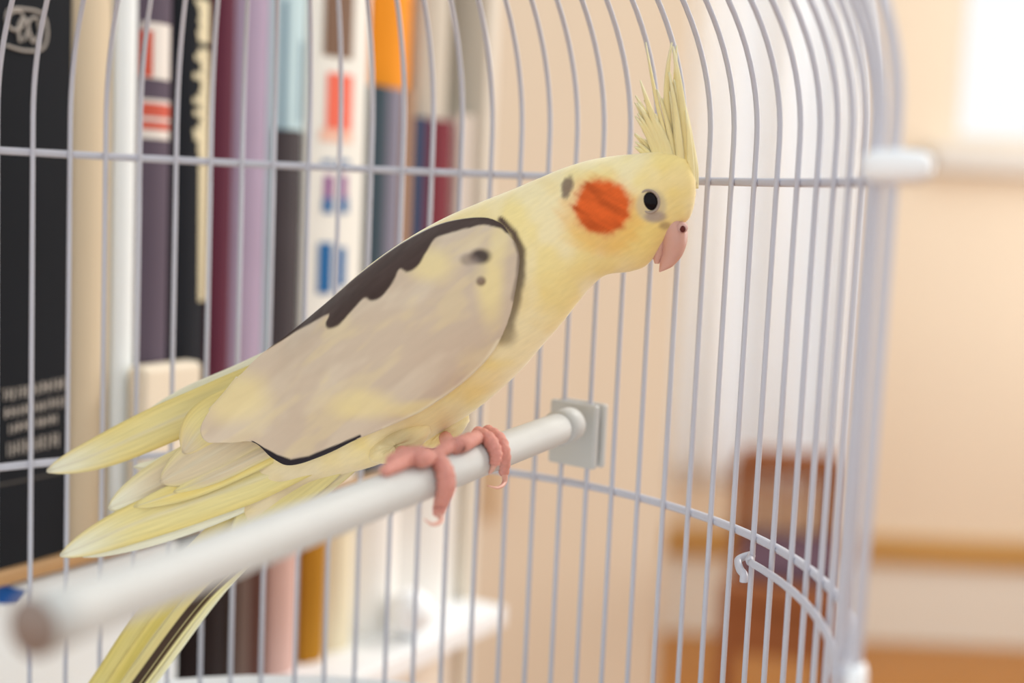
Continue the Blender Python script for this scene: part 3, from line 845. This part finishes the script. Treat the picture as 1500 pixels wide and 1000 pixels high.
# ---- single feathers
def feather(name, mid, hw, w, base_c, tip_c=None, edge_c=None, tipn=2.2, cup=3.0, rib=True, base_w=0.55, n=34, m=13, material=None, dark=None, rt=0.62):
    """mid: outline points base..tip; hw: half width; w: list of heights off the mid plane"""
    md = resample(mid, n)
    ws = np.interp(np.linspace(0, 1, n), np.linspace(0, 1, len(w)), w)
    tg = np.gradient(md, axis=0); tg /= np.linalg.norm(tg, axis=1)[:, None]
    nm = np.stack([-tg[:, 1], tg[:, 0]], 1)
    V, UVs, Cs = [], [], []
    L = np.linalg.norm(np.diff(md, axis=0), axis=1).sum()
    tip_c = base_c if tip_c is None else tip_c; edge_c = base_c if edge_c is None else edge_c
    for i in range(n):
        t = i / (n - 1)
        sh_ = (base_w + (1 - base_w) * min(1, t / 0.35) ** 0.8)
        if t > rt: sh_ *= max(0.02, (1 - ((t - rt) / (1 - rt)) ** tipn)) ** 0.62
        for j in range(m):
            q = -1 + 2 * j / (m - 1)
            p = md[i] + nm[i] * q * hw * sh_
            hgt_ = ws[i] - cup * q * q + (1.6 * math.exp(-(q / 0.09) ** 2) if rib else 0)
            V.append(bp(p[0], p[1], hgt_)); UVs.append((t * L / 100 + abs(q) * 0.05, q * hw / 100))
            c = np.array(base_c) * (1 - 0.0)
            k = float(sstep(0.72, 0.98, t)); c = c * (1 - k) + np.array(tip_c) * k
            k = float(sstep(0.45, 1.0, abs(q))); c = c * (1 - 0.7 * k) + np.array(edge_c) * 0.7 * k
            if dark is not None:
                lo, hi, dc = dark
                k = float(sstep(lo - 0.12, lo + 0.05, q) * sstep(hi + 0.12, hi - 0.05, q)); c = c * (1 - k) + np.array(dc) * k
            if rib:
                k = 0.5 * math.exp(-(q / 0.08) ** 2); c = c * (1 - k) + np.array(srgb(232, 222, 196)) * k
            Cs.append(c)
    o = obj(name, V, grid_faces(n, m), material or Mfea, bird, col=np.clip(np.array(Cs), 0, 1), uv=np.array(UVs))
    so = o.modifiers.new('thick', 'SOLIDIFY'); so.thickness = 0.00025; so.offset = 0
    return o
FY = srgb(241, 226, 160); FP = srgb(246, 242, 216); FD = srgb(241, 218, 134); FB = srgb(228, 210, 176)
FL = [  # mid line, half width, heights, base, tip, edge
    # far wing primaries, crossing over the back
    ([(470, 490), (360, 548), (260, 592), (170, 640)], 20, [-20, -30, -30], FP, FP, FP),
    ([(470, 505), (350, 572), (230, 625), (140, 665), (64, 692)], 30, [-8, -12, -10], FY, FP, FD),
    # near wing, from the inside out
    ([(440, 570), (330, 640), (240, 680), (196, 684)], 16, [10, 4, 0], FY, FP, FP),
    ([(470, 600), (340, 655), (240, 705), (166, 741)], 34, [40, 26, 18], FB, FP, FY),
    ([(500, 660), (400, 712), (300, 756), (210, 787), (126, 813)], 16, [30, 18, 10], FP, FP, FP),
    ([(520, 640), (400, 690), (300, 727), (200, 764), (97, 809)], 31, [52, 36, 24, 20], FY, FP, FD),
    ([(480, 625), (400, 660), (310, 700), (210, 735)], 16, [58, 44, 34], FD, FY, FY),
    ([(470, 628), (410, 650), (340, 684), (270, 712)], 11, [62, 50, 42], FB, FY, FY),
    ([(470, 590), (390, 622), (320, 660), (250, 698)], 34, [62, 50, 40], FB, FB, FY),
    ([(440, 560), (380, 585), (320, 615), (285, 655)], 34, [60, 54, 46], FY, FB, FD),
]
for k, (md, hw, ws, b_, t_, e_) in enumerate(FL):
    feather('flight_feather', md, hw, ws, b_, t_, e_, tipn=2.6 if k in (1, 5) else 2.0, rt=0.5 if k in (1, 5) else 0.62)
# ---- tail
TF = [
    ([(430, 690), (330, 785), (232, 900), (165, 1000), (80, 1125)], 31, [-6, -6, -6], srgb(226, 208, 132), FP, srgb(218, 196, 108), None),
    ([(450, 690), (345, 790), (248, 902), (178, 1000), (98, 1120)], 19, [0, 0, 0], srgb(216, 194, 104), FP, FD, None),
    ([(462, 695), (368, 792), (282, 880), (192, 1000), (112, 1110)], 12, [6, 6, 6], srgb(226, 206, 140), FP, srgb(226, 212, 150), (-0.9, -0.1, srgb(74, 56, 44))),
    ([(470, 700), (384, 796), (298, 880), (206, 1000), (130, 1100)], 9, [0, 0, 0], srgb(240, 226, 160), FP, srgb(240, 228, 170), (-0.5, 0.05, srgb(92, 70, 52))),
    ([(478, 694), (402, 778), (316, 872), (222, 998), (150, 1090)], 7, [-4, -4, -4], srgb(240, 228, 178), FP, FP, None),
]
for (md, hw, ws, b_, t_, e_, dk) in TF:
    feather('tail_feather', md, hw, ws, b_, t_, e_, base_w=0.8, rt=0.8, dark=dk, cup=2, rib=dk is None)
# undertail tuft
feather('tail_covert', [(520, 672), (470, 700), (425, 732), (392, 770)], 26, [26, 18, 8], srgb(226, 212, 180), FP, FY, rib=False)
feather('tail_covert', [(500, 672), (440, 708), (390, 745), (345, 790)], 30, [34, 24, 10], srgb(232, 216, 150), FY, FY, rib=False)

# ---- crest
CF = [  # base, control, tip, half width, height
    ((1006, 262), (1004, 170), (986, 68), 8, 4), ((1000, 255), (986, 160), (991, 66), 6, -3), ((994, 250), (966, 150), (984, 62), 7, 0),
    ((1012, 270), (1012, 205), (996, 130), 9, 2), ((990, 250), (964, 175), (946, 62), 3.5, 3), ((984, 248), (962, 190), (938, 118), 6, 6),
    ((978, 246), (962, 190), (931, 140), 6, 1), ((972, 244), (958, 200), (930, 150), 5, -2), ((1014, 276), (1016, 230), (1004, 170), 9, 0)]
cr_ = random.Random(11)
EU = [0, .2, .4, .55, .7, .85, 1]; EX = [924, 931, 935, 952, 976, 990, 1006]; EY = [208, 164, 146, 126, 96, 84, 168]
for k in range(30):
    u = min(1, max(0, k / 29 + cr_.uniform(-0.04, 0.04)))
    bx = 958 + 55 * u; by = 248 + 28 * u * u
    q = cr_.uniform(0.62, 1.0)
    tx = bx + (np.interp(u, EU, EX) - bx) * q; ty = by + (np.interp(u, EU, EY) - by) * q
    bend = 10 * (1 - u) + 6
    CF.append(((bx, by), ((bx + tx) / 2 + bend * 0.8, (by + ty) / 2 - bend * 0.2), (tx, ty), cr_.uniform(4.5, 8), cr_.uniform(-10, 12)))
for (a, b, c, hw, w) in CF:
    a, b, c = map(np.array, (a, b, c))
    pl = [(1 - t) ** 2 * a + 2 * t * (1 - t) * b + t * t * c for t in np.linspace(0, 1, 8)]
    feather('crest_feather', pl, hw, [w, w * 1.2, w * 0.8], srgb(252, 236, 176), srgb(253, 246, 206), srgb(252, 243, 200), tipn=1.0, rt=0.25, base_w=1.0, cup=3, rib=False, n=24, m=7, material=Mcrest)

# ---- beak
Mbeak = mat('pink_horn', srgb(222, 172, 156), 0.42, 0.4, noise=0.18, nscale=220, bump=0.1, sss=0.15)
Mcere = mat('cere_skin', srgb(214, 172, 164), 0.6, 0.3, noise=0.2, nscale=300, bump=0.2)
Mnost = mat('nostril', srgb(92, 38, 34), 0.6, 0.2)
def horn(name, mid, hh, ww, m, parent, seg=20, n=30, flat=0.0):
    md = resample(mid, n); tg = np.gradient(md, axis=0); tg /= np.linalg.norm(tg, axis=1)[:, None]
    nm = np.stack([-tg[:, 1], tg[:, 0]], 1)
    H = np.interp(np.linspace(0, 1, n), np.linspace(0, 1, len(hh)), hh); Wn = np.interp(np.linspace(0, 1, n), np.linspace(0, 1, len(ww)), ww)
    V = []
    for i in range(n):
        for k in range(seg):
            a = 2 * math.pi * k / seg
            p = md[i] + nm[i] * H[i] * math.cos(a)
            V.append(bp(p[0], p[1], Wn[i] * math.sin(a)))
    f = grid_faces(n, seg, True) + [tuple(range(seg - 1, -1, -1)), tuple((n - 1) * seg + k for k in range(seg))]
    return obj(name, V, f, m, parent)
bk_ = horn('beak', [(980, 322), (985, 338), (986, 354), (983, 370), (976, 384), (966, 398)], [19, 22, 20.5, 16.5, 11, 1.0], [22, 24, 22, 17, 9, 1], Mbeak, bird)
horn('lower_mandible', [(972, 345), (966, 360), (963, 374), (962, 386)], [9, 10, 9, 3], [15, 16, 13, 5], Mbeak, bk_)
def blob(name, x, y, w, rx, ry, rw, m, parent, rot=0.0):
    V = []; n1, m1 = 18, 24
    for i in range(n1):
        u = math.pi * i / (n1 - 1)
        for j in range(m1):
            a = 2 * math.pi * j / m1
            dx, dy, dw = rx * math.sin(u) * math.cos(a), ry * math.sin(u) * math.sin(a), rw * math.cos(u)
            dx, dy = dx * math.cos(rot) - dy * math.sin(rot), dx * math.sin(rot) + dy * math.cos(rot)
            V.append(bp(x + dx, y + dy, w + dw))
    return obj(name, V, grid_faces(n1, m1, True), m, parent)
cr = blob('cere', 998, 333, 14, 10, 9, 10, Mcere, bk_)
blob('nostril', 1000.5, 335, 23, 4.2, 5, 2.2, Mnost, bk_)
# ---- eye
Meye = mat('eye_black', srgb(20, 14, 18), 0.18, 0.12)
Mlid = mat('eyelid_skin', srgb(176, 158, 144), 0.8, 0.2, noise=0.2, nscale=300)
for sgn in (1, -1):
    e = blob('eye', 952.5, 295, sgn * (hgt(952, 295) - 4), 12.5, 14.5, 8, Meye, bird, rot=-0.35)
    pts = [bp(952.5 + 14.3 * math.cos(a) * math.cos(-0.35) - 16 * math.sin(a) * math.sin(-0.35), 295 + 14.3 * math.cos(a) * math.sin(-0.35) + 16 * math.sin(a) * math.cos(-0.35), sgn * (hgt(952, 295) - 0.5 - 1.5 * math.cos(a))) for a in np.linspace(0, 2 * math.pi, 40)]
    v, f = tube(pts, 1.9 * U, 8); obj('eyelid', v, f, Mlid, e)

# ---- thigh plumage above the feet
def tuft(x, y, w, rx, ry, rw, rot, c1, c2, name='thigh_plumage'):
    n1, m1 = 36, 48; V, C, UVs = [], [], []
    for i in range(n1):
        u = math.pi * i / (n1 - 1)
        for j in range(m1):
            a = 2 * math.pi * j / m1
            k = 1 + 0.10 * (float(vnoise(a * 4.0, u * 3.0)) - 0.5)
            dx, dy, dw = k * rx * math.sin(u) * math.cos(a), k * ry * math.sin(u) * math.sin(a), k * rw * math.cos(u)
            dx, dy = dx * math.cos(rot) - dy * math.sin(rot), dx * math.sin(rot) + dy * math.cos(rot)
            V.append(bp(x + dx, y + dy, w + dw)); UVs.append(((x + dx) / 100, (y + dy) / 100))
            t = float(sstep(-0.6, 0.9, dy / ry)) * 0.8 + 0.4 * (float(vnoise(a * 3, u * 5)) - 0.5); t = min(1, max(0, t))
            C.append(t)
    P_ = np.array(UVs) * 100; C = np.array(C)
    return obj(name, V, grid_faces(n1, m1, True), Mbody, bird, col=mixc(body_colour(P_[:, 0], P_[:, 1], 0), c2, 0.6 * C), uv=np.array(UVs))
tuft(600, 636, 60, 48, 24, 38, -0.55, YEL, srgb(222, 200, 148))
tuft(652, 630, -2, 40, 19, 30, -0.6, YEL, DEEP)

# ---- feet gripping the perch
Mfoot = mat('pink_scaly_skin', srgb(228, 158, 144), 0.6, 0.3, noise=0.28, nscale=700, bump=0.5, sss=0.2)
Mclaw = mat('claw_horn', srgb(222, 168, 150), 0.4, 0.4)
def on_perch(x, y, lift):
    """point on the view ray of a drawing point, resting on the perch's surface"""
    d = ray(x, y); d /= np.linalg.norm(d)
    o_ = CAM - pn; rad = PR + lift
    dp, op = d - pa * (d @ pa), o_ - pa * (o_ @ pa)
    A, B, C = dp @ dp, 2 * dp @ op, op @ op - rad * rad
    disc = B * B - 4 * A * C
    t = (-B - math.sqrt(disc)) / (2 * A) if disc > 0 else -B / (2 * A)
    return CAM + d * t
def toe(x_pts, rads, name, parent, claw=None):
    P = [on_perch(x, y, r * U * 0.9) for (x, y), r in zip(x_pts, rads)]
    c = catmull(P, 26); rr = np.interp(np.linspace(0, 1, 26), np.linspace(0, 1, len(rads)), rads)
    rr = rr * (1 + 0.09 * np.sin(np.arange(26) * 1.9))
    rr[-1] *= 0.55; rr[0] *= 0.8
    v, f = tube(c, rr * U, 14); o = obj(name, v, f, Mfoot, parent)
    if claw:
        P2 = [c[-3]] + [on_perch(x, y, 2 * U) for x, y in claw]
        cc = catmull(P2, 14)
        v, f = tube(cc, np.linspace(5.2, 0.7, 14) * U, 8); obj('claw', v, f, Mclaw, o)
    return o
# right foot (near)
ft = obj('foot', *tube(catmull([bp(600, 650, 62), on_perch(610, 672, 8 * U), on_perch(634, 668, 8 * U)], 12), np.array([10, 10, 10, 10.5, 11, 11.5, 11.5, 11.5, 11.5, 11, 10, 8]) * U, 14), Mfoot, bird)
toe([(636, 664), (650, 690), (652, 716), (645, 740), (642, 752)], [11, 11.5, 11, 9.5, 7], 'toe', ft, [(646, 762), (634, 768), (621, 760)])
toe([(644, 670), (656, 690), (659, 714), (655, 730)], [8, 8.5, 7.5, 5], 'toe', ft, [(655, 735), (650, 733)])
toe([(630, 668), (600, 672), (578, 682), (562, 692)], [11, 10.5, 9, 6], 'toe', ft)
toe([(622, 664), (596, 666), (572, 676)], [10, 10, 8], 'toe', ft)
# left foot (far)
ft2 = obj('foot', *tube(catmull([bp(650, 640, -6), on_perch(664, 654, 7 * U), on_perch(700, 640, 9 * U)], 12), np.array([9, 10, 10, 10.5, 11, 11, 11, 11, 11, 11, 10, 8]) * U, 14), Mfoot, bird)
toe([(698, 634), (716, 644), (726, 664), (724, 682)], [10, 10.5, 9.5, 7], 'toe', ft2, [(719, 690), (716, 694)])
toe([(712, 630), (732, 644), (739, 668), (738, 694)], [9, 9.5, 9, 7], 'toe', ft2, [(739, 706), (729, 714), (714, 711)])
toe([(700, 640), (676, 648), (654, 656), (640, 664)], [10, 10, 9, 7], 'toe', ft2)
